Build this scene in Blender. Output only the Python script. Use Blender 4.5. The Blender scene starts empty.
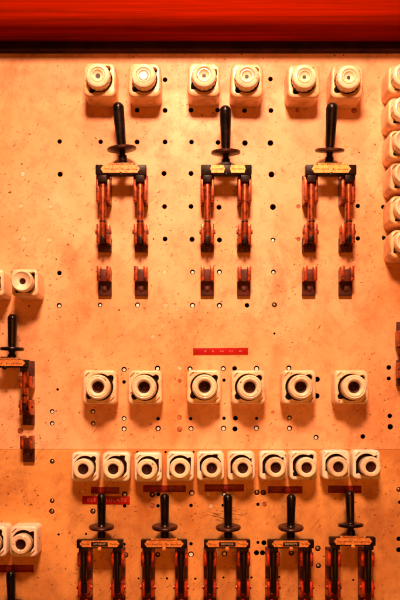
import bpy, bmesh, math, random
from mathutils import Vector, Matrix
from mathutils.geometry import delaunay_2d_cdt
random.seed(7)
S = bpy.context.scene
COL = S.collection
K = 0.0015                      # metres of panel per photo pixel
D = 1.09                        # camera distance from the panel
VX, VY = 198.0, 405.0           # foot of the camera on the panel
PI = math.pi

def wx(px): return (px - 200) * K
def wz(py): return (300 - py) * K
def foot(px, py, h):            # photo pixel of a point h metres proud -> panel pixel under it
    s = D / (D - h)
    return VX + (px - VX) / s, VY + (py - VY) / s

# ------------------------------------------------------------------ materials
def newmat(name):
    m = bpy.data.materials.new(name); m.use_nodes = True
    nt = m.node_tree; nt.nodes.clear()
    out = nt.nodes.new('ShaderNodeOutputMaterial'); b = nt.nodes.new('ShaderNodeBsdfPrincipled')
    nt.links.new(b.outputs[0], out.inputs[0])
    return m, nt, b
def N(nt, t, **kw):
    n = nt.nodes.new(t)
    for k, v in kw.items(): setattr(n, k, v)
    return n
def coords(nt, scale=(1, 1, 1), rot=(0, 0, 0), kind='Object', perobj=True):
    tc = N(nt, 'ShaderNodeTexCoord'); mp = N(nt, 'ShaderNodeMapping')
    if any(rot):           # turn first, then stretch
        mp.vector_type = 'TEXTURE'; scale = tuple(1 / x for x in scale)
    mp.inputs['Scale'].default_value = scale; mp.inputs['Rotation'].default_value = rot
    nt.links.new(tc.outputs[kind], mp.inputs[0])
    if perobj:
        oi = N(nt, 'ShaderNodeObjectInfo'); mu = N(nt, 'ShaderNodeMath', operation='MULTIPLY'); mu.inputs[1].default_value = 37.0
        nt.links.new(oi.outputs['Random'], mu.inputs[0]); nt.links.new(mu.outputs[0], mp.inputs['Location'])
    return mp.outputs[0]
def noise(nt, vec, scale, detail=4, rough=.55, dist=0):
    n = N(nt, 'ShaderNodeTexNoise'); n.inputs['Scale'].default_value = scale; n.inputs['Detail'].default_value = detail
    n.inputs['Roughness'].default_value = rough; n.inputs['Distortion'].default_value = dist
    nt.links.new(vec, n.inputs['Vector']); return n.outputs['Fac']
def ramp(nt, fac, stops):
    r = N(nt, 'ShaderNodeValToRGB'); e = r.color_ramp.elements
    while len(e) < len(stops): e.new(.5)
    for i, (p, c) in enumerate(stops):
        e[i].position = p; e[i].color = (*c, 1) if len(c) == 3 else (c[0], c[0], c[0], 1)
    nt.links.new(fac, r.inputs[0]); return r.outputs[0]
def mix(nt, fac, a, b, mode='MIX'):
    m = N(nt, 'ShaderNodeMix', data_type='RGBA', blend_type=mode)
    for sock, v in ((m.inputs[0], fac), (m.inputs[6], a), (m.inputs[7], b)):
        if hasattr(v, 'is_output'): nt.links.new(v, sock)
        elif isinstance(v, (int, float)): sock.default_value = v
        else: sock.default_value = (*v, 1)
    return m.outputs[2]
def bump(nt, b, h, strength=.2, dist=.001):
    n = N(nt, 'ShaderNodeBump'); n.inputs['Strength'].default_value = strength; n.inputs['Distance'].default_value = dist
    nt.links.new(h, n.inputs['Height']); nt.links.new(n.outputs[0], b.inputs['Normal'])

def marble(name, base, dark, stain):
    m, nt, b = newmat(name)
    v = coords(nt, perobj=False)
    cloud = noise(nt, v, 5.5, 6, .6, .6)
    c = mix(nt, ramp(nt, cloud, [(.35, (0,)), (.68, (1,))]), base, dark)
    fine = noise(nt, v, 45, 5, .7)
    c = mix(nt, ramp(nt, fine, [(.48, (0,)), (.75, (.42,))]), c, stain)
    # rusty bleeding patches and rubbed scratches
    pat = noise(nt, coords(nt, scale=(14, 14, 9), perobj=False), 1.0, 6, .72, .4)
    c = mix(nt, ramp(nt, pat, [(.52, (0,)), (.70, (.50,))]), c, tuple(x * 1.9 for x in stain))
    vs = coords(nt, scale=(22, 22, 420), rot=(0, math.radians(-52), 0), perobj=False)
    c = mix(nt, ramp(nt, noise(nt, vs, 1.0, 2, .5), [(.67, (0,)), (.72, (.5,))]), c, stain)
    # brown flecks, drawn out along the diagonal
    vd = coords(nt, scale=(70, 70, 165), rot=(0, math.radians(-48), 0), perobj=False)
    fl = noise(nt, vd, 1.0, 3, .6)
    zone = ramp(nt, noise(nt, v, 9, 2, .5), [(.40, (0,)), (.58, (.85,))])
    f1 = ramp(nt, fl, [(.645, (0,)), (.69, (1,))])
    ff = N(nt, 'ShaderNodeMath', operation='MULTIPLY'); nt.links.new(f1, ff.inputs[0]); nt.links.new(zone, ff.inputs[1])
    c = mix(nt, ff.outputs[0], c, stain)
    # pencil and rub marks on the stone under the middle strip
    g = N(nt, 'ShaderNodeTexGradient', gradient_type='SPHERICAL')
    mp2 = N(nt, 'ShaderNodeMapping', vector_type='POINT'); tc2 = N(nt, 'ShaderNodeTexCoord')
    mp2.inputs['Scale'].default_value = (1 / (24 * K), 1, 1 / (10 * K)); mp2.inputs['Location'].default_value = (-wx(226) / (24 * K), 0, -wz(514) / (10 * K))
    nt.links.new(tc2.outputs['Object'], mp2.inputs[0]); nt.links.new(mp2.outputs[0], g.inputs[0])
    sm = noise(nt, coords(nt, scale=(60, 60, 420), rot=(0, math.radians(12), 0), perobj=False), 1.0, 4, .6)
    sm = ramp(nt, sm, [(.50, (0,)), (.60, (1,))])
    mm = N(nt, 'ShaderNodeMath', operation='MULTIPLY'); nt.links.new(ramp(nt, g.outputs['Fac'], [(.0, (0,)), (.5, (.9,))]), mm.inputs[0]); nt.links.new(sm, mm.inputs[1])
    c = mix(nt, mm.outputs[0], c, (.10, .03, .015))
    # fine pits and specks
    sp = noise(nt, v, 170, 2, .5)
    c = mix(nt, ramp(nt, sp, [(.685, (0,)), (.73, (.9,))]), c, tuple(x * .35 for x in stain))
    vd2 = coords(nt, scale=(150, 150, 210), rot=(0, math.radians(-20), 0), perobj=False)
    zone2 = ramp(nt, noise(nt, v, 13, 3, .6), [(.44, (0,)), (.56, (.95,))])
    m3 = N(nt, 'ShaderNodeMath', operation='MULTIPLY'); nt.links.new(ramp(nt, noise(nt, vd2, 1.0, 4, .65), [(.60, (0,)), (.66, (1,))]), m3.inputs[0]); nt.links.new(zone2, m3.inputs[1])
    c = mix(nt, m3.outputs[0], c, tuple(x * .8 for x in stain))
    # thin veins
    vn = N(nt, 'ShaderNodeTexNoise'); vn.inputs['Scale'].default_value = 3.2; vn.inputs['Detail'].default_value = 7; vn.inputs['Distortion'].default_value = 1.3
    nt.links.new(v, vn.inputs['Vector'])
    c = mix(nt, ramp(nt, vn.outputs['Fac'], [(.485, (0,)), (.5, (.12,)), (.515, (0,))]), c, stain)
    nt.links.new(c, b.inputs['Base Color'])
    nt.links.new(ramp(nt, fine, [(.3, (.34,)), (.7, (.52,))]), b.inputs['Roughness'])
    b.inputs['Specular IOR Level'].default_value = .35
    bump(nt, b, fine, .12, .0006)
    return m
def ceramic(name, base, grime, amount=.5, rough=.28):
    m, nt, b = newmat(name)
    v = coords(nt)
    c = mix(nt, ramp(nt, noise(nt, v, 38, 5, .65), [(.46, (0,)), (.70, (amount,))]), base, grime)
    c = mix(nt, ramp(nt, noise(nt, v, 150, 3, .6), [(.655, (0,)), (.71, (.9,))]), c, tuple(x * .3 for x in grime))
    # grime colour laid into the concave creases as well
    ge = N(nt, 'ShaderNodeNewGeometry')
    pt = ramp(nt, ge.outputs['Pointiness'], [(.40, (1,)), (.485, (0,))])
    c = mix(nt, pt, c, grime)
    nt.links.new(c, b.inputs['Base Color']); b.inputs['Roughness'].default_value = rough
    b.inputs['Subsurface Weight'].default_value = .08; b.inputs['Subsurface Radius'].default_value = (.004, .002, .001)
    b.inputs['Subsurface Scale'].default_value = .5
    bump(nt, b, noise(nt, v, 120, 3, .5), .10, .0006)
    return m
def metal(name, base, dark, metallic=.6, rough=.35, scale=90, spec=.5):
    m, nt, b = newmat(name)
    v = coords(nt)
    n = noise(nt, v, scale, 5, .65)
    nt.links.new(mix(nt, ramp(nt, n, [(.42, (0,)), (.64, (1,))]), base, dark), b.inputs['Base Color'])
    b.inputs['Metallic'].default_value = metallic; b.inputs['Specular IOR Level'].default_value = spec
    nt.links.new(ramp(nt, n, [(.3, (rough,)), (.75, (rough + .25,))]), b.inputs['Roughness'])
    bump(nt, b, n, .15, .0005)
    return m
def wood(name):
    m, nt, b = newmat(name)
    v = coords(nt, scale=(1.6, 26, 60), perobj=False)
    n = noise(nt, v, 2.2, 7, .68, .8)
    v2 = coords(nt, scale=(1.6, 60, 420), perobj=False)
    n2 = noise(nt, v2, 1.6, 4, .6)
    c = mix(nt, ramp(nt, n, [(.32, (0,)), (.66, (1,))]), (.30, .010, .0), (.14, .006, .0))
    c = mix(nt, ramp(nt, n2, [(.50, (0,)), (.74, (.6,))]), c, (.05, .003, .001))
    nt.links.new(c, b.inputs['Base Color']); b.inputs['Roughness'].default_value = .5; b.inputs['Specular IOR Level'].default_value = 0
    bump(nt, b, n2, .25, .0006)
    return m

M = {}
M['marble'] = marble('marble_upper', (.88, .52, .285), (.72, .31, .11), (.22, .06, .018))
M['marble_low'] = marble('marble_lower', (.84, .42, .13), (.48, .15, .03), (.17, .04, .012))  # deeper orange partly paints in the dimmer, warmer light low down
M['cer_a'] = ceramic('porcelain_yellowed', (.87, .54, .29), (.34, .11, .035), .75)
M['cer_b'] = ceramic('porcelain_middle', (.92, .68, .44), (.34, .11, .035), .55)
M['cer_c'] = ceramic('porcelain_clean', (.96, .87, .72), (.36, .13, .05), .35)
M['cap'] = ceramic('porcelain_cap', (.95, .79, .57), (.42, .16, .05), .55, .18)
M['cavity'] = metal('fuse_contact_black', (.005, .003, .002), (.012, .004, .003), .0, .5, 90, .1)
M['bore'] = metal('fuse_bore_brown', (.045, .007, .003), (.012, .003, .002), .0, .35, 90, .12)
M['bore_dark'] = metal('fuse_bore_hole', (.012, .004, .003), (.02, .006, .004), .1, .4)
M['mirror'] = metal('fuse_window_bright', (.95, .85, .72), (.55, .30, .15), .55, .22, 160)
M['copper'] = metal('copper_lacquered', (.44, .070, .012), (.06, .006, .002), .5, .24, 130)
M['copper_dark'] = metal('copper_tarnished', (.085, .010, .004), (.03, .004, .002), .35, .42)
M['red_brass'] = metal('red_contact', (.55, .042, .008), (.08, .006, .003), .4, .24, 130)
M['strip_red'] = metal('dark_red_strip', (.11, .008, .003), (.03, .003, .002), .2, .4, 110)
M['black'] = metal('black_ebonite', (.004, .002, .002), (.010, .004, .003), .0, .18, 60, .3)
M['black_iron'] = metal('black_iron', (.006, .003, .002), (.020, .005, .003), .0, .26, 110, .12)
M['blackblade'] = metal('blackened_blade', (.012, .004, .003), (.005, .003, .002), .1, .28, 90, .3)
M['disc'] = metal('guard_disc', (.030, .008, .004), (.085, .018, .007), .1, .24, 60, .5)
M['plate_y'] = metal('brass_nameplate', (.80, .47, .10), (.62, .27, .05), .12, .35, 200)
M['plate_o'] = metal('orange_nameplate', (.82, .33, .07), (.50, .14, .03), .12, .35, 200)
M['ink'] = metal('dark_print', (.10, .02, .008), (.16, .04, .012), 0, .6)
M['white_print'] = metal('white_print', (.70, .55, .45), (.45, .30, .22), 0, .5)
M['tape'] = metal('red_tape', (.38, .003, .003), (.27, .002, .002), 0, .30, 90, .2)
M['tape_dark'] = metal('dark_red_tape', (.24, .004, .004), (.13, .002, .002), 0, .34, 90, .2)
M['emboss'] = metal('embossed_letters', (.80, .22, .20), (.7, .16, .14), 0, .5)
M['emboss_dim'] = metal('embossed_letters_worn', (.42, .05, .045), (.28, .015, .012), 0, .5)
M['plug_white'] = metal('bright_bolt_end', (.97, .95, .92), (.85, .75, .62), .1, .3, 250)
M['plug_pale'] = metal('filler_pale', (.90, .62, .40), (.72, .36, .18), 0, .5, 250)
M['plug_red'] = metal('filler_red', (.30, .05, .018), (.62, .24, .09), 0, .5, 250)
M['plug_steel'] = metal('steel_screw', (.45, .28, .16), (.10, .04, .02), .7, .25, 250)
M['wood'] = wood('red_varnished_wood')
M['strip'] = metal('dark_band', (.030, .006, .003), (.014, .003, .002), 0, .6, 40, .1)
M['void'] = metal('recess_shade', (.008, .004, .003), (.004, .002, .002), 0, .9)  # near-black paints in the shade of the bores and the space behind

# ------------------------------------------------------------------ object helpers
def tag(o, label, cat, group=None, kind=None):
    if label: o['label'] = label
    if cat: o['category'] = cat
    if group: o['group'] = group
    if kind: o['kind'] = kind
    return o
def empty(name, loc):
    o = bpy.data.objects.new(name, None); COL.objects.link(o); o.location = loc; o.empty_display_size = .01
    return o
def build(name, bm, mat, parent=None, smooth=35, merge=True):
    if merge: bmesh.ops.remove_doubles(bm, verts=bm.verts, dist=1e-6)
    bmesh.ops.recalc_face_normals(bm, faces=bm.faces)
    me = bpy.data.meshes.new(name); bm.to_mesh(me); bm.free()
    me.materials.append(mat if not isinstance(mat, str) else M[mat])
    if smooth:
        me.shade_smooth(); me.set_sharp_from_angle(angle=math.radians(smooth))
    o = bpy.data.objects.new(name, me); COL.objects.link(o)
    if parent: o.parent = parent
    return o
def box(bm, x0, x1, y0, y1, z0, z1, bev=0.0, mtx=None):
    r = bmesh.ops.create_cube(bm, size=1.0); vs = r['verts']
    for v in vs:
        v.co = Vector(((x0 + x1) / 2 + v.co.x * (x1 - x0), (y0 + y1) / 2 + v.co.y * (y1 - y0), (z0 + z1) / 2 + v.co.z * (z1 - z0)))
    if mtx:
        for v in vs: v.co = mtx @ v.co
    if bev:
        es = list({e for v in vs for e in v.link_edges})
        bmesh.ops.bevel(bm, geom=es, offset=bev, segments=2, affect='EDGES', profile=.6)
def lbox(bm, u0, u1, v0, v1, h0, h1, bev=0.0, mtx=None):     # panel pixels right / down, millimetres proud
    box(bm, u0 * K, u1 * K, -h1 * .001, -h0 * .001, -v1 * K, -v0 * K, bev * .001, mtx)
def lathe(bm, prof, n=40, origin=(0, 0, 0), axis='y', knurl=None, mtx=None):
    """prof: (radius, height) in metres; axis y points to the viewer, axis z up"""
    rings = []
    for i, (r, h) in enumerate(prof):
        ring = []
        for k in range(n):
            a = 2 * PI * k / n
            rr = r
            if knurl and i in knurl[1]: rr = r * (1 + knurl[0] * (1 if (k // 2) % 2 else -1))
            p = Vector((rr * math.cos(a), -h, rr * math.sin(a))) if axis == 'y' else Vector((rr * math.cos(a), rr * math.sin(a), h))
            if mtx: p = mtx @ p
            ring.append(bm.verts.new(p + Vector(origin)))
        rings.append(ring)
    for a, b in zip(rings, rings[1:]):
        for k in range(n): bm.faces.new((a[k], a[(k + 1) % n], b[(k + 1) % n], b[k]))
    for ring, (r, h) in ((rings[0], prof[0]), (rings[-1], prof[-1])):
        if r > 1e-5: bm.faces.new(ring)
    return bm
def circle(cx, cz, r, n=20, a0=0): return [(cx + r * math.cos(a0 + 2 * PI * k / n), cz + r * math.sin(a0 + 2 * PI * k / n)) for k in range(n)]
def rrect(w, h, r, n=7, cx=0, cz=0):
    pts = []
    for (sx, sz, a0) in ((1, 1, 0), (-1, 1, PI / 2), (-1, -1, PI), (1, -1, 1.5 * PI)):
        for k in range(n):
            a = a0 + (PI / 2) * k / (n - 1)
            pts.append((cx + sx * (w / 2 - r) + r * math.cos(a), cz + sz * (h / 2 - r) + r * math.sin(a)))
    return pts
def inside(p, poly):
    c = False; j = len(poly) - 1
    for i in range(len(poly)):
        xi, yi = poly[i]; xj, yj = poly[j]
        if (yi > p[1]) != (yj > p[1]) and p[0] < (xj - xi) * (p[1] - yi) / (yj - yi) + xi: c = not c
        j = i
    return c
def sheet(bm, outer, holes, y):          # flat face with real openings
    vs = []; es = []
    for c in [outer] + holes:
        o = len(vs); vs += [Vector(p) for p in c]; es += [(o + k, o + (k + 1) % len(c)) for k in range(len(c))]
    ov, oe, of, *_ = delaunay_2d_cdt(vs, es, [], 0, 1e-7)
    bb = [(min(p[0] for p in h), max(p[0] for p in h), min(p[1] for p in h), max(p[1] for p in h)) for h in holes]
    bv = [bm.verts.new((p.x, y, p.y)) for p in ov]
    for f in of:
        c = sum((ov[i] for i in f), Vector((0, 0))) / len(f)
        if not inside(c, outer): continue
        if any(b[0] <= c.x <= b[1] and b[2] <= c.y <= b[3] and inside(c, h) for h, b in zip(holes, bb)): continue
        try: bm.faces.new([bv[i] for i in f])
        except ValueError: pass
def loft(bm, rings, close_last=False):   # rings: (contour, y)
    vr = [[bm.verts.new((p[0], y, p[1])) for p in c] for c, y in rings]
    for a, b in zip(vr, vr[1:]):
        n = len(a)
        for k in range(n): bm.faces.new((a[k], a[(k + 1) % n], b[(k + 1) % n], b[k]))
    if close_last: bm.faces.new(vr[-1])
def text(name, s, size, mat, parent, loc, width=None, thick=.0002, mono=False):
    cu = bpy.data.curves.new(name, 'FONT'); cu.body = s; cu.size = size; cu.extrude = thick
    cu.align_x = 'CENTER'; cu.align_y = 'CENTER'; cu.resolution_u = 2
    if mono: cu.space_character = mono
    t = bpy.data.objects.new(name, cu); COL.objects.link(t)
    bpy.context.view_layer.update()
    me = bpy.data.meshes.new_from_object(t.evaluated_get(bpy.context.evaluated_depsgraph_get()))
    bpy.data.objects.remove(t)
    xs = [v.co.x for v in me.vertices]
    sc = width / (max(xs) - min(xs)) if width else 1
    me.transform(Matrix.Rotation(PI / 2, 4, 'X') @ Matrix.Diagonal((sc, 1, 1, 1)))
    me.materials.clear(); me.materials.append(M[mat]); me.name = name
    o = bpy.data.objects.new(name, me); COL.objects.link(o); o.parent = parent; o.location = loc
    return o

# ------------------------------------------------------------------ the panel, its holes and plugs
# x, y, radius (photo pixels), filling: '' open, w bright bolt, p pale filler, r red filler, s steel screw
HOLES = """59.5 141.5 2.4|100.6 141.8 2.4|165 79.7 2.5|137 110 2.6|165 110.4 2.6|191 110 2.6|137 142 2.6|165 142 2.6|191.5 142 2.5
270.5 79 2.5|217.5 110 2.4|244.5 110.5 2.5|271 110.5 2.6|218 142.5 2.5|245 143 3|270.5 143 3.1|297.5 110 2.2 r|354 110.5 2.9 r
60 174.3 2.8|59.3 273 2.5|22.5 174 2.8 p|21 206 2.5 p|51 207 3 p|23.5 239 3 p|49 239.5 2.8 P|164 173.5 2.7|191 173.5 2.7
164.5 206.6 2.6|191 206.5 2.6|165 239 2.6|192 239.4 2.8|192.5 272 2.6 w|164.6 272 2.7 P|271.5 174.5 3.2|219 207.3 2.7|273 207 3.2
219.5 240 2.7|273 240 2.6 w|219.5 272 2.8 w|273.5 272 2.6 w|298.5 206.5 2.2 r|298.5 239 2.2 r|358 206 2.4|358 238.5 2.4|383.5 207 2.4|384 238 2.2
59 305.5 2.8 w|100 305 2.5 w|57.5 389.5 1.4|52 411.5 2.5 w|52 423.5 2.5 w|92.7 411.5 2.7 w|93 423.3 2.5 w|20 431 3 r|137.5 305 2.8 w
165.5 305.5 2.8 P|192.5 305.5 2.9 w|177 310 2.2 p|153 337 2.2 p|124 369.5 2.9 w|157.5 368.3 3 w|190 368.8 2.8 w|179.5 368.5 2.6 p|124 382 2
179.5 381 2.1 r|124 418.5 2.6 W|158 418.7 2|179.5 417.6 2.6 r|190.7 418.7 1.9|124 429 2.8 W|158 428.5 3 w|179.6 429.5 2.9 r|191 428.6 2.8 W
219.5 305.4 2.9 W|247 305.4 2.5|274.5 304.9 2.7 s|274.5 333.5 1.2|223.3 368.6 2.8 w|234.6 368.5 2.6|256.7 368.5 3 w|289 368 2.8 w|224 380.3 1.8
224 418.4 1.9|235.5 418.2 2.6|256.7 418.4 1.7|289.6 417.6 2.5 w|223.6 428.5 3 W|235 429 2.8|256.5 428.2 3 W|289.6 428.3 2.9 W|273 412.5 1.7 r
317.3 379.4 3|317 396 3|389 367.6 2.6|389 378.6 2.2|390 416 2.5|390.5 427 3|316.2 437.4 2.8 w|363 436.6 2.6|52 461.5 2.6 s|52 501 2.5 s|51.6 511.4 2.9 s
92.8 511.4 2.9 s|58.5 534.5 1.3|86 534 1.2|137.5 452.2 1.3|165.5 452.2 1.2|193.5 452.2 1.3|124.6 494.4 3 w|124.5 506 1.9|152.3 494.5 3 s|158.3 494.3 2.1
152.5 506 2.8 r|158 506 1.9|191.7 493 3.1 w|191 505.6 1.9|191 544 1.9|124 544.5 1.7|125.5 555.2 3 s|151.9 554.8 2.6|157.7 554.6 2.8 s|191 554.6 3.2 W
138.5 578.5 1.1|167 578.5 1.3|195.3 578.8 1.3|222 452.3 1.2|208.5 494.2 2.9 P|224.3 494 2.8 W|223 505.5 1.6|257 492.6 3 s|263.4 492.6 3 s
258 504.5 1.8|264.5 504.5 2.6 r|258 542.6 1.7|264 543 2.8|256.6 553 2.8|262.6 553 2.8|224.5 553.8 3 w|223.5 577.6 1.2|251.5 577.6 1.3
291.5 553 3 s|279.2 577 1.1|318 548.6 3.1 s|318.5 566 2.9 s|399 489.6 2.6 s|400 502.4 1.9|399 539 2.5|399 550 2.8|353.4 580 1.2|211 506.5 2.6 p
82.5 491.5 2.5 p|153.2 238.8 .7|200 232 .8|273 545 .01""".replace('\n', '|')
holes = []
for h in HOLES.split('|'):
    p = h.split()
    if float(p[2]) < .1: continue
    holes.append((float(p[0]), float(p[1]), float(p[2]) * .93, p[3] if len(p) > 3 else ''))
THICK = .024
def slab(name, y0, y1, mat, label):
    cz0, cz1 = wz(y1), wz(y0)
    x0, x1 = wx(-60), wx(470)
    sel = [h for h in holes if y0 < h[1] < y1]
    bm = bmesh.new()
    outer = [(x0, cz0), (x1, cz0), (x1, cz1), (x0, cz1)]
    cs = [circle(wx(h[0]), wz(h[1]), h[2] * K + (.0004 if h[2] > 1.4 else .0001), 24) for h in sel]
    e = .0008
    inner = [(x0 + e, cz0 + e), (x1 - e, cz0 + e), (x1 - e, cz1 - e), (x0 + e, cz1 - e)]
    sheet(bm, inner, cs, 0.0)
    loft(bm, [(inner, 0.0), (outer, e), (outer, THICK)])
    for h, c in zip(sel, cs):
        r = h[2] * K * .97
        c2 = circle(wx(h[0]), wz(h[1]), r, 24)
        nf = len(bm.faces)
        loft(bm, [(c, 0.0), (c2, .0005), (c2, THICK)])
        bm.faces.ensure_lookup_table()
        for f in bm.faces[nf + len(c):]: f.material_index = 1
    o = build(name, bm, mat, None, 30)
    o.data.materials.append(M['void'])
    tag(o, label, 'panel')
    spec = {'w': ('bolt_end', 'plug_white', .0050), 'W': ('bolt_end', 'plug_white', .0030), 'p': ('hole_filler', 'plug_pale', -.0001), 'P': ('hole_filler', 'plug_pale', .0003),
            'r': ('hole_filler', 'plug_red', .0007), 's': ('screw', 'plug_steel', .0016)}
    for h in sel:
        if not h[3]: continue
        nm, mt, dep = spec[h[3]]
        r = h[2] * K * .955; b2 = bmesh.new()
        if nm == 'screw':
            r *= .78
            lathe(b2, [(r, -.012), (r, -.0008), (r * .8, .0004), (r * .4, .0010), (0, .0012)], 20)
        elif nm == 'bolt_end':
            r *= random.uniform(.60, .74)
            lathe(b2, [(r, -.012), (r, -.0006), (r * .85, 0), (r * .5, .0002), (r * .45, -.0006), (0, -.0006)], 20)
        else:
            lathe(b2, [(r, -.008), (r, -.0003), (r * .9, 0), (r * .5, .0001), (0, -.0001)], 18)
        q = build(nm, b2, mt, o); q.location = (wx(h[0]), dep if nm != 'bolt_end' else .0012, wz(h[1]) - (h[2] * K * random.uniform(.12, .2) if nm == 'bolt_end' else 0))
    return o
slab('marble_panel', -40, 449.45, 'marble', 'large pale drilled marble slab carrying the three tall copper switches')
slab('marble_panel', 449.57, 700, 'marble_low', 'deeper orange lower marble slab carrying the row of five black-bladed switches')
bm = bmesh.new(); box(bm, wx(-80), wx(490), .07, .09, wz(720), wz(-60))
tag(build('wall', bm, 'void', None, 0), None, None, None, 'structure')

# ------------------------------------------------------------------ beam and batten over the panel
bm = bmesh.new()
# profile across the beam (depth from the panel, height), front rounded under
HB = .062
fz = lambda y, h: wz(foot(200, y, h)[1])
zb = fz(41.0, .016); Rb = .018
prof = [(-.0005, wz(-60)), (-HB, wz(-60))] + [(-HB + Rb - Rb * math.cos(math.radians(a)), zb + Rb - Rb * math.sin(math.radians(a))) for a in range(0, 91, 10)] + [(-.0005, zb)]
L = [bm.verts.new((wx(-80), p[0], p[1])) for p in prof]; R = [bm.verts.new((wx(490), p[0], p[1])) for p in prof]
for k in range(len(prof)): bm.faces.new((L[k], R[k], R[(k + 1) % len(prof)], L[(k + 1) % len(prof)]))
bm.faces.new(L); bm.faces.new(R)
tag(build('wooden_beam', bm, 'wood', None, 40), 'glossy red varnished wooden beam running across the very top', 'beam')
bm = bmesh.new(); box(bm, wx(-78), wx(488), -.016, -.0004, wz(54.0), zb - .0005, .0012)  # near-black band set in the gap under the beam
tag(build('band', bm, 'strip', None, 40), 'dark brown flat batten directly under the red beam', 'band')

# ------------------------------------------------------------------ porcelain fuse holders
def fuse(px, py, w, h, H, kind, label, group, body='cer_a', cap_r=12, dx=0, dy=0, rot=0.0, window=None, Rc=None, cor=5, tilt=0):
    s = D / (D - H * .001)
    fx, fy = foot(px, py, H * .001)
    w /= s; h /= s
    root = empty('fuse_holder', (wx(fx), -.0003, wz(fy))); root.rotation_euler = (0, math.radians(tilt), 0)
    tag(root, label, 'fuse holder', group)
    W, HH = w * K, h * K; r0 = cor * K; y = -H * .001
    bm = bmesh.new()
    bv = .0034
    rings = [(rrect(W, HH, r0, 7), 0.0), (rrect(W, HH, r0, 7), y * .5), (rrect(W, HH, r0, 7), y + bv)]
    for a in (22, 45, 67):
        q = math.radians(a); ins = bv * (1 - math.cos(q))
        rings.append((rrect(W - 2 * ins, HH - 2 * ins, r0 - ins * .6, 7), y + bv * (1 - math.sin(q))))
    front = rrect(W - 2 * bv, HH - 2 * bv, r0 - bv * .6, 7)
    rings.append((front, y))
    loft(bm, rings)
    Rc = (Rc if Rc else cap_r * 1.06) / s
    def rho(t):
        best = Rc
        for la in (PI / 4, 5 * PI / 4):
            d = Rc + .4; lr = 3.3 * w / 32
            dl = t - la - rot
            q = lr * lr - (d * math.sin(dl)) ** 2
            if q > 0 and math.cos(dl) > 0: best = max(best, d * math.cos(dl) + math.sqrt(q))
        return best * K
    nn = 72
    cav = [(rho(2 * PI * k / nn) * math.cos(2 * PI * k / nn), rho(2 * PI * k / nn) * math.sin(2 * PI * k / nn)) for k in range(nn)]
    lim = lambda c: [(max(-W / 2 + .0042, min(W / 2 - .0042, p[0])), max(-HH / 2 + .0042, min(HH / 2 - .0042, p[1]))) for p in c]
    cav = lim(cav)
    cav_in = [(p[0] * .975, p[1] * .975) for p in cav]
    hs = [cav]
    grooves = []
    if kind != 'knurled':
        for sg in (1, -1):
            cx, cz = -sg * (W / 2 - .0066), sg * (HH / 2 - .0066)
            a = PI / 4; l, t = .0052, .0009
            g = []
            for (u, v) in ((-l, -t), (l, -t), (l, t), (-l, t)):
                g.append((cx + u * math.cos(a) - v * math.sin(a), cz + u * math.sin(a) + v * math.cos(a)))
            if min(math.hypot(*p) for p in g) > Rc * K * 1.03: grooves.append(g)
    sheet(bm, front, hs + grooves, y)
    loft(bm, [(cav, y), (cav_in, y + .0008), (cav_in, y + .012)])
    for g in grooves: loft(bm, [(g, y), (g, y + .0012)], True)
    build('body', bm, body, root, 40)
    bm = bmesh.new(); loft(bm, [([(p[0] * .97, p[1] * .97) for p in cav_in], y + .0065)], True)
    build('contact_plate', bm, 'cavity', root, 0)
    # cap
    c = cap_r * K / (D / (D - (H + 16) * .001)); yb = H * .001
    off = Vector((dx * K, 0, -dy * K))
    bm = bmesh.new()
    if kind == 'knurled':
        t = .0145
        lathe(bm, [(c * .86, yb - .006), (c * .86, yb + .001), (c, yb + .002), (c, yb + t - .003), (c * .97, yb + t - .0012), (c * .90, yb + t), (c * .66, yb + t + .0006),
                   (c * .62, yb + t - .0008), (c * .56, yb + t - .0012), (c * .52, yb + t), (c * .46, yb + t), (c * .41, yb + t - .0018), (c * .34, yb + t - .003), (c * .16, yb + t - .0036), (c * .14, yb + t - .008), (0, yb + t - .008)],
              64, off, knurl=(.016, (2, 3)))
        cap = build('cap', bm, 'cap', root, 50)
        if window == 'bright':
            bm = bmesh.new(); lathe(bm, [(c * .40, yb + t - .004), (c * .40, yb + t - .0012), (c * .33, yb + t - .0006), (c * .2, yb + t - .0010), (0, yb + t - .0004)], 28, off)
            build('window', bm, 'mirror', cap)
        else:
            bm = bmesh.new(); q = .20 if window == 'wide' else .13
            lathe(bm, [(c * q, yb + t - .0075), (c * q, yb + t - (.0030 if window == 'wide' else .0034)), (0, yb + t - (.0030 if window == 'wide' else .0034))], 24, off)
            build('eyelet', bm, 'bore_dark', cap)
    elif kind == 'round':
        t = .020; b = c * .47
        lathe(bm, [(c * .94, yb - .006), (c * .94, yb + .004), (c, yb + .006), (c, yb + t - .006), (c * .975, yb + t - .003), (c * .92, yb + t - .0012), (c * .86, yb + t - .0005), (c * .80, yb + t - .0012),
                   (c * .77, yb + t - .0005), (c * .70, yb + t), (c * .60, yb + t - .0006), (c * .52, yb + t - .0026), (b, yb + t - .005), (b, yb - .002), (0, yb - .002)], 56, off)
        cap = build('cap', bm, 'cap', root, 40)
        bm = bmesh.new(); lathe(bm, [(b * .98, yb - .001), (b * .98, yb + t - .009), (b * .7, yb + t - .010), (b * .66, yb + t - .015), (b * .30, yb + t - .015), (b * .28, yb + t - .013), (0, yb + t - .0128)], 32, off)
        build('fuse_end', bm, 'bore', cap)
    elif kind == 'dish':
        t = .016
        lathe(bm, [(c * .92, yb - .006), (c * .92, yb + .002), (c, yb + .004), (c, yb + t - .004), (c * .97, yb + t - .0015), (c * .9, yb + t), (c * .82, yb + t), (c * .78, yb + t - .0012),
                   (c * .5, yb + t - .0035), (c * .3, yb + t - .0055), (c * .26, yb + t - .009), (0, yb + t - .009)], 48, off)
        cap = build('cap', bm, 'cap', root, 40)
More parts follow.
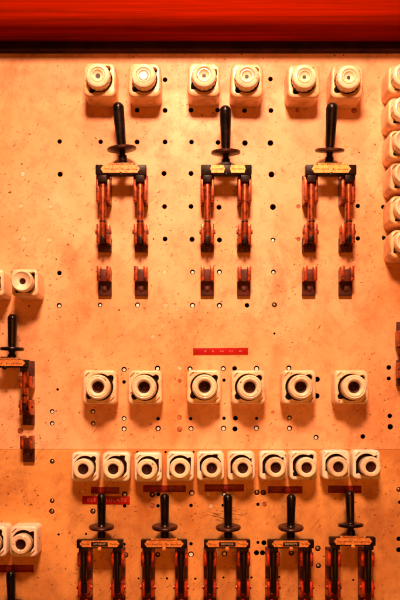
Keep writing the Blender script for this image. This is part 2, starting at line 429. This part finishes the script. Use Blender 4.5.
        bm = bmesh.new(); lathe(bm, [(c * .25, yb + t - .0088), (c * .25, yb + t - .0062), (c * .12, yb + t - .0066), (0, yb + t - .0066)], 24, off)
        build('eyelet', bm, 'bore', cap)
    else:
        t = .014; b = c * .50
        lathe(bm, [(c * .94, yb - .006), (c * .94, yb + .003), (c, yb + .005), (c, yb + t - .004), (c * .96, yb + t - .0018), (c * .90, yb + t - .0005), (c * .84, yb + t),
                   (c * .82, yb + t - .0007), (c * .79, yb + t - .0001), (c * .60, yb + t - .0002), (b, yb + t - .0016), (b, yb - .002), (0, yb - .002)], 48, off)
        cap = build('cap', bm, 'cap', root, 40)
        bm = bmesh.new(); lathe(bm, [(b * .985, yb - .001), (b * .985, yb + t - .0042), (b * .6, yb + t - .0052), (b * .3, yb + t - .0056), (b * .27, yb + t - .012), (0, yb + t - .012)], 32, off)
        fe = build('fuse_end', bm, 'bore', cap)
        bm = bmesh.new(); lathe(bm, [(b * .25, yb + t - .0118), (b * .25, yb + t - .0075), (0, yb + t - .0075)], 20, off)
        build('centre_hole', bm, 'bore_dark', fe)
    return root

TG, MG, LG, RG = 'fuse holders in the top row', 'fuse holders in the middle row', 'fuse holders in the lower row of ten', 'fuse holders stacked down the right edge'
tops = [(99.6, 79.5, 'wide', 'dished screw cap and wide dark eyelet, leftmost under the red beam'), (144.6, 79.8, 'bright', 'shiny mirror-like window in its cap, under the red beam'),
        (204, 79.3, '', 'ringed cap, above and left of the second tall switch handle'), (247, 80.2, '', 'ringed cap, above and right of the second tall switch handle'),
        (303.6, 80.6, '', 'ringed cap, above and left of the third tall switch handle'), (347.2, 81.2, '', 'ringed cap, above and right of the third tall switch handle')]
for i, (x, y, w, l) in enumerate(tops):
    fuse(x, y, 32.4, 33.5, 38, 'knurled', 'yellowed fuse holder with ' + l, TG, 'cer_a', 12.2, -.6 + .3 * (i % 3), 0, random.uniform(-.25, .25), w, cor=6, tilt=random.uniform(-1, 1))
mids = [(99.6, 387), (145, 387.2), (204, 386.8), (248.5, 387.2), (299, 387), (351.6, 387.2)]
mlab = ['leftmost of the middle row', 'second from left in the middle row', 'directly under the bright red strip', 'just right of the bright red strip',
        'second from right in the middle row', 'rightmost of the middle row']
for i, ((x, y), l) in enumerate(zip(mids, mlab)):
    fuse(x, y, 34, 34, 30, 'round', 'square porcelain fuse holder with rounded ring cap, ' + l, MG, 'cer_b', 12.6, -.3 if i < 2 else .5, .4, random.uniform(-.12, .12), Rc=13.9, cor=4.6, tilt=random.uniform(-.8, .8))
lows = [(85, 467), (116, 467), (148, 467.3), (180.2, 466.5), (210.5, 466), (241.2, 466), (273.3, 465.5), (303.5, 465.6), (336.2, 465), (366.8, 464.8)]
ords = ['leftmost', 'second from left', 'third from left', 'fourth from left', 'fifth from left', 'fifth from right', 'fourth from right', 'third from right', 'second from right', 'rightmost']
for i, ((x, y), l) in enumerate(zip(lows, ords)):
    fuse(x, y, 27.6, 29.5, 27, 'flat', 'small cream fuse holder with brown centre, %s in the row of ten' % l, LG, 'cer_c', 10.6,
         [-.6, -1.8, -.6, 0, 1, 1, 1.6, 1.9, .6, 2.2][i], 1.5, random.uniform(-.5, .4), Rc=11.5, cor=4.5, tilt=random.uniform(-1.5, 1.5))
rights = [(404.5, 79.2), (404.5, 112), (405.5, 144.5), (406, 177), (406.5, 210), (407, 244)]
rord = ['topmost', 'second from top', 'third from top', 'fourth from top', 'fifth from top', 'lowest']
for i, ((x, y), l) in enumerate(zip(rights, rord)):
    fuse(x, y, 33, 28.5, 40, 'knurled' if i < 2 else 'dish', 'porcelain fuse holder cut by the right edge, %s of its stack' % l, RG, 'cer_a', 11.8, -2.5, -.5, random.uniform(-.3, .3), '', cor=6.5)
fuse(24.6, 282.5, 26.5, 27, 44, 'dish', 'porcelain fuse holder with dished cream cap, whole, above the half-hidden left switch', 'fuse holders at the upper left edge', 'cer_b', 11, -.4, 0, 0, cor=4)
fuse(-9.5, 282.5, 26.5, 27, 44, 'dish', 'porcelain fuse holder almost cut off by the left edge, above the half-hidden switch', 'fuse holders at the upper left edge', 'cer_b', 11, -.4, 0, .2, cor=4)
fuse(23.2, 541.8, 27.5, 31, 34, 'flat', 'cream porcelain fuse holder with dark brown centre, above the red strip at lower left', 'fuse holders at the lower left edge', 'cer_c', 10.5, -.6, 1.2, -.1, Rc=12, cor=4.5)
fuse(-7.5, 541.8, 27.5, 31, 34, 'flat', 'cream porcelain fuse holder half cut off by the left edge, above the red strip', 'fuse holders at the lower left edge', 'cer_c', 10.5, -.6, 1.2, .2, Rc=12, cor=4.5)

# ------------------------------------------------------------------ knife switches
def handle_parts(root, xc, v_disc, rd, r0, r1, length, h, lean, side, neck_len, mats=('black', 'disc')):
    """grip, guard disc and ferrule; the stalk leans out from the board by lean and sideways by side degrees"""
    mt = Matrix.Rotation(math.radians(lean), 4, 'X') @ Matrix.Rotation(math.radians(side), 4, 'Y')
    org = Vector((xc * K, -h * .001, -v_disc * K))
    bm = bmesh.new()
    L = length * K
    pr = [(r0 * 1.15, .001), (r0 * 1.25, .0018), (r0 * 1.15, .003), (r0 * .92, .0042)]
    for t in (.12, .3, .5, .7, .82, .88): pr.append((r0 + (r1 - r0) * min(1, t * 1.15), L * t))
    for a in (20, 40, 60, 78): pr.append((r1 * math.cos(math.radians(a)), L - r1 * K + r1 * K * math.sin(math.radians(a))))
    pr.append((0, L))
    pr = [(p[0] * K, p[1]) for p in pr]
    pr[-6:] = sorted(pr[-6:], key=lambda p: p[1])
    lathe(bm, pr, 32, org, 'z', mtx=mt)
    g = build('grip', bm, mats[0], root, 50)
    bm = bmesh.new(); R = rd * K
    lathe(bm, [(R * .3, -.0026), (R * .88, -.0026), (R * .96, -.0021), (R, -.0010), (R, .0010), (R * .96, .0020), (R * .88, .0025), (R * .55, .0028), (R * .45, .0018), (r0 * K * 1.1, .0020)], 44, org, 'z', mtx=mt)
    build('guard_disc', bm, mats[1], root, 35)
    bm = bmesh.new(); nl = neck_len * K
    lathe(bm, [(.0052, -.0022), (.0052, -.004), (.0044, -.0046), (.0046, -nl * .55), (.0062, -nl * .62), (.0066, -nl - .002)], 20, org, 'z', mtx=mt)
    build('ferrule', bm, 'black_iron', root, 40)
def plate_mesh(bm, x, v0, v1, hw, h0, h1, notch=2.2):      # nameplate outline with scalloped ends
    m = (v0 + v1) / 2
    o = [(x - hw, m), (x - hw + notch * .6, m - (m - v0) * .5), (x - hw + notch, v0), (x + hw - notch, v0), (x + hw - notch * .6, m - (m - v0) * .5), (x + hw, m), (x + hw - notch * .6, m + (v1 - m) * .5), (x + hw - notch, v1), (x - hw + notch, v1), (x - hw + notch * .6, m + (v1 - m) * .5)]
    o = [(a * K, -b * K) for a, b in o]
    loft(bm, [(o, -h0 * .001), (o, -h1 * .001)], True)

def jaw(root, c, v0, v1, h1, mat, gap=3.3, th=3.6, flare=.9):
    """two sprung copper cheeks"""
    for sgn in (-1, 1):
        bm = bmesh.new()
        a, b = sorted((c + sgn * gap, c + sgn * (gap + th)))
        lbox(bm, a, b, v0, v1, 4, h1, .9)
        lbox(bm, a + .5, b - .5, v0 + 1.2, v1 - 1.2, h1 - .6, h1 + 1.2, .5)
        build('jaw_cheek', bm, mat, root)
def screw(root, c, v, h, r=2.4, mat='copper_dark'):
    bm = bmesh.new(); R = r * K
    lathe(bm, [(R, 0), (R, .0012), (R * .8, .0021), (R * .3, .0024), (0, .0024)], 20)
    lbox(bm, -r * .7, r * .7, -.25, .25, 2.2, 2.7)
    s = build('screw', bm, mat, root); s.location = (c * K, -h * .001, -v * K); s.rotation_euler = (0, random.uniform(0, 3), 0)

def switch(cx, cy, P, label, group, handle, plate, big=True, lower=True):
    root = empty('knife_switch', (wx(cx), -.0003, wz(cy)))
    tag(root, label, 'knife switch', group)
    hp = P['half']; jc, bl, bs = P['jaw'], P['blade'], P['base']
    for c in (-hp, hp):
        w = P['w'] / 2
        if P.get('strip'):
            bm = bmesh.new(); lbox(bm, c - w, c + w, P['strip'][0], P['strip'][1], 0, 5, 1.0); build('base_strip', bm, P['sbase'], root)
            screw(root, c, P['strip'][1] - 5.5, 5, 2.3, 'red_brass')
            screw(root, c, P['strip'][1] - 12.5, 5, 1.5, bs)
        else:
            bm = bmesh.new(); lbox(bm, c - w, c + w, *P['ubase'], 0, 7, 1.0); build('jaw_base', bm, bs, root)
            bm = bmesh.new(); lbox(bm, c - w, c + w, *P['hbase'], 0, 9, 1.0)
            lbox(bm, c - w * .55, c + w * .55, P['hbase'][0] - 5, P['hbase'][0] + 4, 2, 16, 1.0)
            build('hinge_base', bm, bs, root)
            screw(root, c, P['hbase'][1] - 4.5, 9, 2.0)
        jaw(root, c, *P['ujaw'], P['hj'], jc, P['gap'], P['cheek'])
        jaw(root, c, *P['hinge'], P['hj'], jc, P['gap'] - .3, P['cheek'])
        # hinge pin with nuts
        bm = bmesh.new(); vp = (P['hinge'][0] * .6 + P['hinge'][1] * .4); e = P['gap'] + P['cheek'] + 1.3
        mt = Matrix.Translation((c * K, -(P['hj'] - 6) * .001, -vp * K)) @ Matrix.Rotation(PI / 2, 4, 'Y')
        lathe(bm, [(.0019, -e * K), (.0032, -e * K + .0004), (.0032, -e * K + .0024), (.0012, -e * K + .0026), (.0012, e * K - .0026), (.0032, e * K - .0024), (.0032, e * K - .0004), (.0019, e * K)], 10, (0, 0, 0), 'z', mtx=mt)
        build('hinge_pin', bm, P.get('pin', jc), root, 20)
        if lower:
            bm = bmesh.new(); lbox(bm, c - w, c + w, *P['lbase'], 0, 6, 1.0); lbox(bm, c - w * .6, c + w * .6, P['ljaw'][0] + 2, P['ljaw'][1], 3, 14, .8)
            build('jaw_base', bm, bs, root)
            jaw(root, c, *P['ljaw'], P['hl'], jc, P['gap'] - .5, P['cheek'] + .4)
            screw(root, c, P['lbase'][1] - 7, 6, 2.7)
        # blade
        b0, b1 = P['bv']; bw = P['bw'] / 2
        bm = bmesh.new()
        r = bmesh.ops.create_cube(bm, size=1)
        for v in r['verts']:
            top = v.co.z > 0
            v.co = Vector(((c + math.copysign(bw if top else bw * .84, v.co.x)) * K, -.001 * (P['bh'][1] if v.co.y < 0 else P['bh'][0]), -(b0 if top else b1) * K))
        bmesh.ops.bevel(bm, geom=list(bm.edges), offset=.0041, segments=5, affect='EDGES', profile=.5)
        bld = build('blade', bm, bl, root)
        if P.get('collar'):
            bm = bmesh.new(); vc = b0 + (b1 - b0) * .70
            lbox(bm, c - bw * .93, c + bw * .93, vc - .55, vc + .55, P['bh'][0] - .3, P['bh'][1] + .25, .2); build('collar', bm, 'black_iron', bld)
            bm = bmesh.new(); lbox(bm, c - 2.0, c + 2.0, b1 - 5, b1 + 2, 12, P['bh'][1] + 1.2, 1.2); build('knuckle', bm, 'black_iron', bld)
        # clamp joining blade and crossbar
        bm = bmesh.new(); lbox(bm, c - bw * 1.35, c + bw * 1.35, P['cb'][1] - 2, P['cb'][1] + P['clamp'], 24, 36.5, 1.4)
        build('clamp', bm, 'black_iron', root)
    c0, c1, cw = P['cb']
    bm = bmesh.new(); lbox(bm, -cw, cw, c0, c1, 26, 38, 1.5)
    cb = build('crossbar', bm, P.get('cbmat', 'black_iron'), root)
    if P.get('topplate'):   # pale worn shoulders on top of the bar
        bm = bmesh.new(); lbox(bm, -4.6, 4.6, c0 - 3.0, c0 + 1, 28, 36, 1.0); build('saddle', bm, 'black_iron', cb)
    bm = bmesh.new(); lathe(bm, [(.0030, .0365), (.0030, .040), (.0018, .0408), (0, .041)], 14, (0, 0, -(c1 + .2) * K)); build('screw', bm, 'plate_o' if not big else 'black_iron', cb)
    mid = (c0 + c1) / 2
    ph = (c1 - c0) * .40
    for (x, hw, mt, kind) in plate:
        bm = bmesh.new(); plate_mesh(bm, x, mid - ph - .3, mid + ph - .6, hw, 37.5, 38.9, 1.0 if kind == 'torn' else 2.4)
        if kind == 'tab': lbox(bm, x - hw * .66, x + hw * .66, mid - ph - 2.4, mid - ph - .6, 37.2, 38.5, .2)
        pl = build('nameplate', bm, mt, cb, 0)
        if kind == 'tab':
            text('lettering', 'ALTERNATOR', .0030, 'ink', pl, (x * K, -.0386, -(mid - ph - 1.5) * K), hw * 1.1 * K, .0002)
            text('lettering', 'Hors service', .0036, 'ink', pl, ((x - hw * .48) * K, -.0390, -(mid - .4) * K), hw * .72 * K, .0002)
            text('lettering', 'En service', .0036, 'ink', pl, ((x + hw * .46) * K, -.0390, -(mid - .1) * K), hw * .78 * K, .0002)
        elif kind == 'torn':
            text('lettering', 'En marche', .0036, 'ink', pl, (x * K, -.0390, -(mid - .4) * K), hw * 1.5 * K, .0002)
        else:
            for sx in (-1, 1): text('lettering', 'Marche', .0032, 'ink', pl, ((x + sx * hw * .72) * K, -.0390, -(mid - .4) * K), hw * .42 * K, .0002)
            bm = bmesh.new(); lbox(bm, -8, 8, mid - 2.3, mid + 1.9, 38.7, 39.6, .2); tp = build('tape_label', bm, 'black', pl)
            text('lettering', kind, .0036, 'white_print', tp, (0, -.0398, -(mid - .2) * K), 11.5 * K, .0002)
    H = handle
    handle_parts(root, H['x'], H['vd'], H['rd'], H['r0'], H['r1'], H['len'], 32, H['lean'], H['side'], H['neck'], H.get('mats', ('black', 'disc')))
    return root

def rel(cy, h, *ys):        # photo rows -> rows relative to the switch, for parts h millimetres proud
    return tuple(foot(VX, y, h * .001)[1] - cy for y in ys)
CY = 225.0
BIG = dict(half=18.2, w=13.2, jaw='copper', blade='copper', base='copper_dark', ubase=rel(CY, 4, 176, 206), hbase=rel(CY, 5, 238, 252), lbase=rel(CY, 3, 270, 296),
           ujaw=rel(CY, 28, 176, 202), hinge=rel(CY, 26, 224, 243), ljaw=rel(CY, 22, 266, 280.5), hj=28, hl=23, gap=3.3, cheek=3.4, bv=rel(CY, 30, 176, 241), bw=6.6, bh=(18, 33),
           cb=(*rel(CY, 38, 164.5, 174.5), 24.6), clamp=7, collar=True, topplate=True)
def hx(x, cx, h=32): return foot(x, 0, h * .001)[0] - cx
def bighandle(cx, xd, yd, lean, side):
    return dict(x=hx(xd, cx), vd=foot(0, yd, .032)[1] - CY, rd=14.2, r0=4.4, r1=5.6, len=43.5, lean=lean, side=side, neck=10.5)
G1 = 'tall double-throw knife switches with copper blades'
switch(123.5, CY, BIG, 'knife switch with copper blades and orange nameplate, grip tilted left, leftmost tall one', G1, bighandle(123.5, 121.8, 149, 8, -4.5), [(-.5, 19, 'plate_o', 'tab')])
switch(225.4, CY, BIG, 'knife switch with copper blades and two torn pale nameplates on its crossbar', G1, bighandle(225.4, 225.8, 152.5, 9, -1), [(-8.5, 7, 'plate_y', 'torn'), (11, 7.5, 'plate_y', 'torn')])
switch(326.6, CY, BIG, 'knife switch with copper blades and one whole yellow nameplate, beneath a vertical grip', G1, bighandle(326.6, 329.8, 150.5, 15, .5), [(0, 19, 'plate_y', 'tab')])
# smaller one cut by the left edge
CL = 400.0
MED = dict(BIG, half=18.2, w=11, blade='copper', base='copper_dark', ubase=rel(CL, 4, 361, 388), hbase=rel(CL, 5, 410, 425), lbase=rel(CL, 3, 440, 462), ujaw=rel(CL, 28, 376, 388),
           hinge=rel(CL, 26, 400, 415), ljaw=rel(CL, 22, 436, 449), bv=rel(CL, 30, 366, 408), bw=5.6, cb=(*rel(CL, 38, 359.5, 367.5), 23), clamp=4, gap=3.0, cheek=3.0)
switch(11.3, CL, MED, 'knife switch half cut off by the left edge with black grip and thin guard', 'knife switches cut off at the sides',
       dict(x=hx(12, 11.3), vd=foot(0, 349, .032)[1] - CL, rd=11.6, r0=3.9, r1=4.8, len=34, lean=2, side=1.5, neck=9, mats=('black', 'black')), [(0, 20, 'plate_o', 'tab')])
CR = 350.0
MR = dict(MED, ubase=rel(CR, 4, 322, 348), hbase=rel(CR, 5, 360, 386), ujaw=rel(CR, 28, 330, 346), hinge=rel(CR, 26, 362, 378), bv=rel(CR, 30, 322, 368), cb=(*rel(CR, 38, 312, 320), 20), clamp=3, half=17, w=9)
switch(417.5, CR, MR, 'dark copper knife switch of which only the contact edge enters at the right edge', 'knife switches cut off at the sides',
       dict(x=2, vd=-48, rd=11.6, r0=3.9, r1=4.8, len=34, lean=2, side=0, neck=9), [(0, 16, 'plate_o', 'tab')], lower=False)
# the row of five
C5 = 575.0
SML = dict(half=16.35, w=12.5, jaw='red_brass', blade='blackblade', base='red_brass', sbase='strip_red', strip=rel(C5, 4, 547, 606), ujaw=rel(C5, 28, 553, 567), hinge=rel(C5, 28, 582, 598), hj=26, gap=3.2, cheek=3.3,
           bv=rel(C5, 30, 541, 594), bw=6.0, bh=(16, 34), cb=(*rel(C5, 38, 540, 548.5), 22.4), clamp=4.5, pin='red_brass', topplate=False)
def smh(cx, xd, yd, lean, side, rd=12.4, mats=('black', 'disc'), ln=33.5):
    return dict(x=hx(xd, cx), vd=foot(0, yd, .032)[1] - C5, rd=rd, r0=3.7, r1=4.5, len=ln, lean=lean, side=side, neck=8.5, mats=mats)
G5 = 'black-bladed knife switches in the bottom row'
S5 = [(103, 101.6, 527, 5, .5, [(0, 19.3, 'plate_o', 'UIT DIENST')], 'knife switch below two stacked red strips, black tape on its nameplate', 12.3),
      (165.2, 164.8, 527, 6, 0, [(0, 19, 'plate_o', 'tab')], 'black-bladed knife switch with a wholly orange nameplate, second from left of the five', 12.6),
      (226.2, 228.2, 527.5, 6, -1, [(0, 20.5, 'plate_o', 'RECYCLER')], 'black-bladed knife switch with black tape on its nameplate, middle one of the five', 12.2),
      (287.8, 290.8, 527.5, 7, 0, [(0, 18.5, 'plate_o', 'REMOTE')], 'knife switch between the middle and the rightmost of the five, its tape reading REMOTE', 12.4)]
for (cx, xd, yd, lean, side, pl, lab, rd) in S5:
    switch(cx, C5, SML, lab, G5, smh(cx, xd, yd, lean, side, rd), pl, big=False, lower=False)
P10 = dict(SML, cb=(*rel(C5, 38, 537.5, 546), 22.2))
switch(347.6, C5, P10, 'black-bladed knife switch with flat thin guard and plain orange nameplate, rightmost of the five', G5, smh(347.6, 350.6, 525, -3, -1, 12.2, ('black', 'black')), [(0, 18.5, 'plate_o', 'tab')], big=False, lower=False)
# one more whose grip alone enters at the lower left
CB = 652.0
PB = dict(SML, **{k: v for k, v in dict(strip=rel(CB, 4, 624, 683), ujaw=rel(CB, 28, 630, 644), hinge=rel(CB, 28, 660, 675), bv=rel(CB, 30, 618, 672), cb=(*rel(CB, 38, 617, 625), 22.4)).items()})
switch(17, CB, PB, 'black knife switch grip rising from the bottom edge below the red strip at lower left', 'knife switches cut off at the sides',
       dict(x=hx(11.5, 17), vd=foot(0, 604, .032)[1] - CB, rd=12.3, r0=3.7, r1=4.6, len=33.5, lean=5, side=0, neck=8.5), [(0, 19, 'plate_o', 'tab')], big=False, lower=False)

# ------------------------------------------------------------------ red embossed strips
def strip(x0, x1, y0, y1, s, mat, tmat, label, size, width, dx=0, sp=1.0, tilt=0):
    cx, cy = (x0 + x1) / 2, (y0 + y1) / 2
    bm = bmesh.new(); lbox(bm, -(x1 - x0) / 2, (x1 - x0) / 2, -(y1 - y0) / 2, (y1 - y0) / 2, 0, .9, .2)
    o = build('label_strip', bm, mat, None); o.location = (wx(cx), -.0003, wz(cy)); o.rotation_euler = (0, math.radians(tilt), 0)
    tag(o, label, 'label', 'red embossed label strips')
    text('lettering', s, size, tmat, o, (dx * K, -.0011, 0), width * K, .0002, sp)
strip(193.2, 248, 348, 354.7, 'S E G D A', 'tape', 'emboss', 'bright red strip with widely spaced pale letters above the middle row of fuse holders', .0042, 38, 2.5, 1.6, -.3)
strip(91, 119.4, 487, 493.6, 'TURBINE', 'tape_dark', 'emboss_dim', 'short dark red strip, upper of the two stacked ones behind a grip', .0062, 18, 1, 1.2, .5)
strip(82.2, 129.8, 496.2, 504, 'ELECTROLATE', 'tape', 'emboss', 'longer red strip, lower of the two stacked ones behind a grip', .0066, 39, 1, 1.3, .5)
strip(143.2, 186, 485.3, 492, 'TRANSFORMATOR', 'tape_dark', 'emboss_dim', 'dark red worn strip above the switch with the wholly orange nameplate', .0055, 30, 0, 1.1, .3)
strip(204.6, 244, 484.2, 491.4, 'LABORATOR', 'tape_dark', 'emboss_dim', 'dark red strip above the scratched stone and the middle bottom switch', .0058, 24, -2, 1.1, 0)
strip(268, 302.4, 486.2, 493.2, 'STAD WATER', 'tape_dark', 'emboss_dim', 'dark red strip between the middle and the rightmost dark red strips of the bottom row', .0058, 27, 0, 1.1, .3)
strip(328, 361.4, 485.5, 492.8, 'STATION', 'tape_dark', 'emboss_dim', 'dark red strip above the rightmost bottom switch', .0055, 14, 8, 1.1, .2)
strip(-20, 33.6, 564.8, 572.2, 'TRANSMISSIVE', 'tape_dark', 'emboss_dim', 'dark red strip running in from the left edge under the lower left fuse holders', .0058, 44, 1, 1.2, -.3)

# ------------------------------------------------------------------ lamps, world, camera
def area(name, loc, target, sx, power, col):
    l = bpy.data.lights.new(name, 'AREA'); l.shape = 'RECTANGLE'; l.size = sx[0]; l.size_y = sx[1]; l.energy = power; l.color = col
    o = bpy.data.objects.new(name, l); COL.objects.link(o); o.location = loc
    o.rotation_euler = (Vector(target) - Vector(loc)).to_track_quat('-Z', 'Y').to_euler()
    return o
area('ceiling_lamp', (-.02, -.62, 1.15), (0, 0, .1), (.22, .14), 8.8, (1.0, .51, .30))
area('front_lamp', (.0, -1.1, .85), (0, 0, .03), (.26, .20), 10.0, (1.0, .51, .30)).data.spread = math.radians(95)
area('warm_fill', (.10, -1.5, -.35), (0, 0, -.3), (.8, .5), 8, (1.0, .24, .02))  # added orange fill with no visible source, warms the lower board
w = bpy.data.worlds.new('World'); S.world = w; w.use_nodes = True
w.node_tree.nodes['Background'].inputs[0].default_value = (1.0, .42, .18, 1); w.node_tree.nodes['Background'].inputs[1].default_value = .02

cam = bpy.data.cameras.new('camera'); co = bpy.data.objects.new('camera', cam); COL.objects.link(co)
co.location = (wx(VX), -D, wz(VY)); co.rotation_euler = (PI / 2, 0, 0)
cam.sensor_fit = 'VERTICAL'; cam.sensor_height = 36; cam.lens = 36 * D / (600 * K)
cam.shift_x = (200 - VX) / 600; cam.shift_y = (VY - 300) / 600
cam.clip_end = 50; cam.clip_start = .01
S.camera = co
S.render.engine = 'CYCLES'
S.view_settings.view_transform = 'Standard'; S.view_settings.look = 'None'; S.view_settings.gamma = 1; S.view_settings.exposure = 0
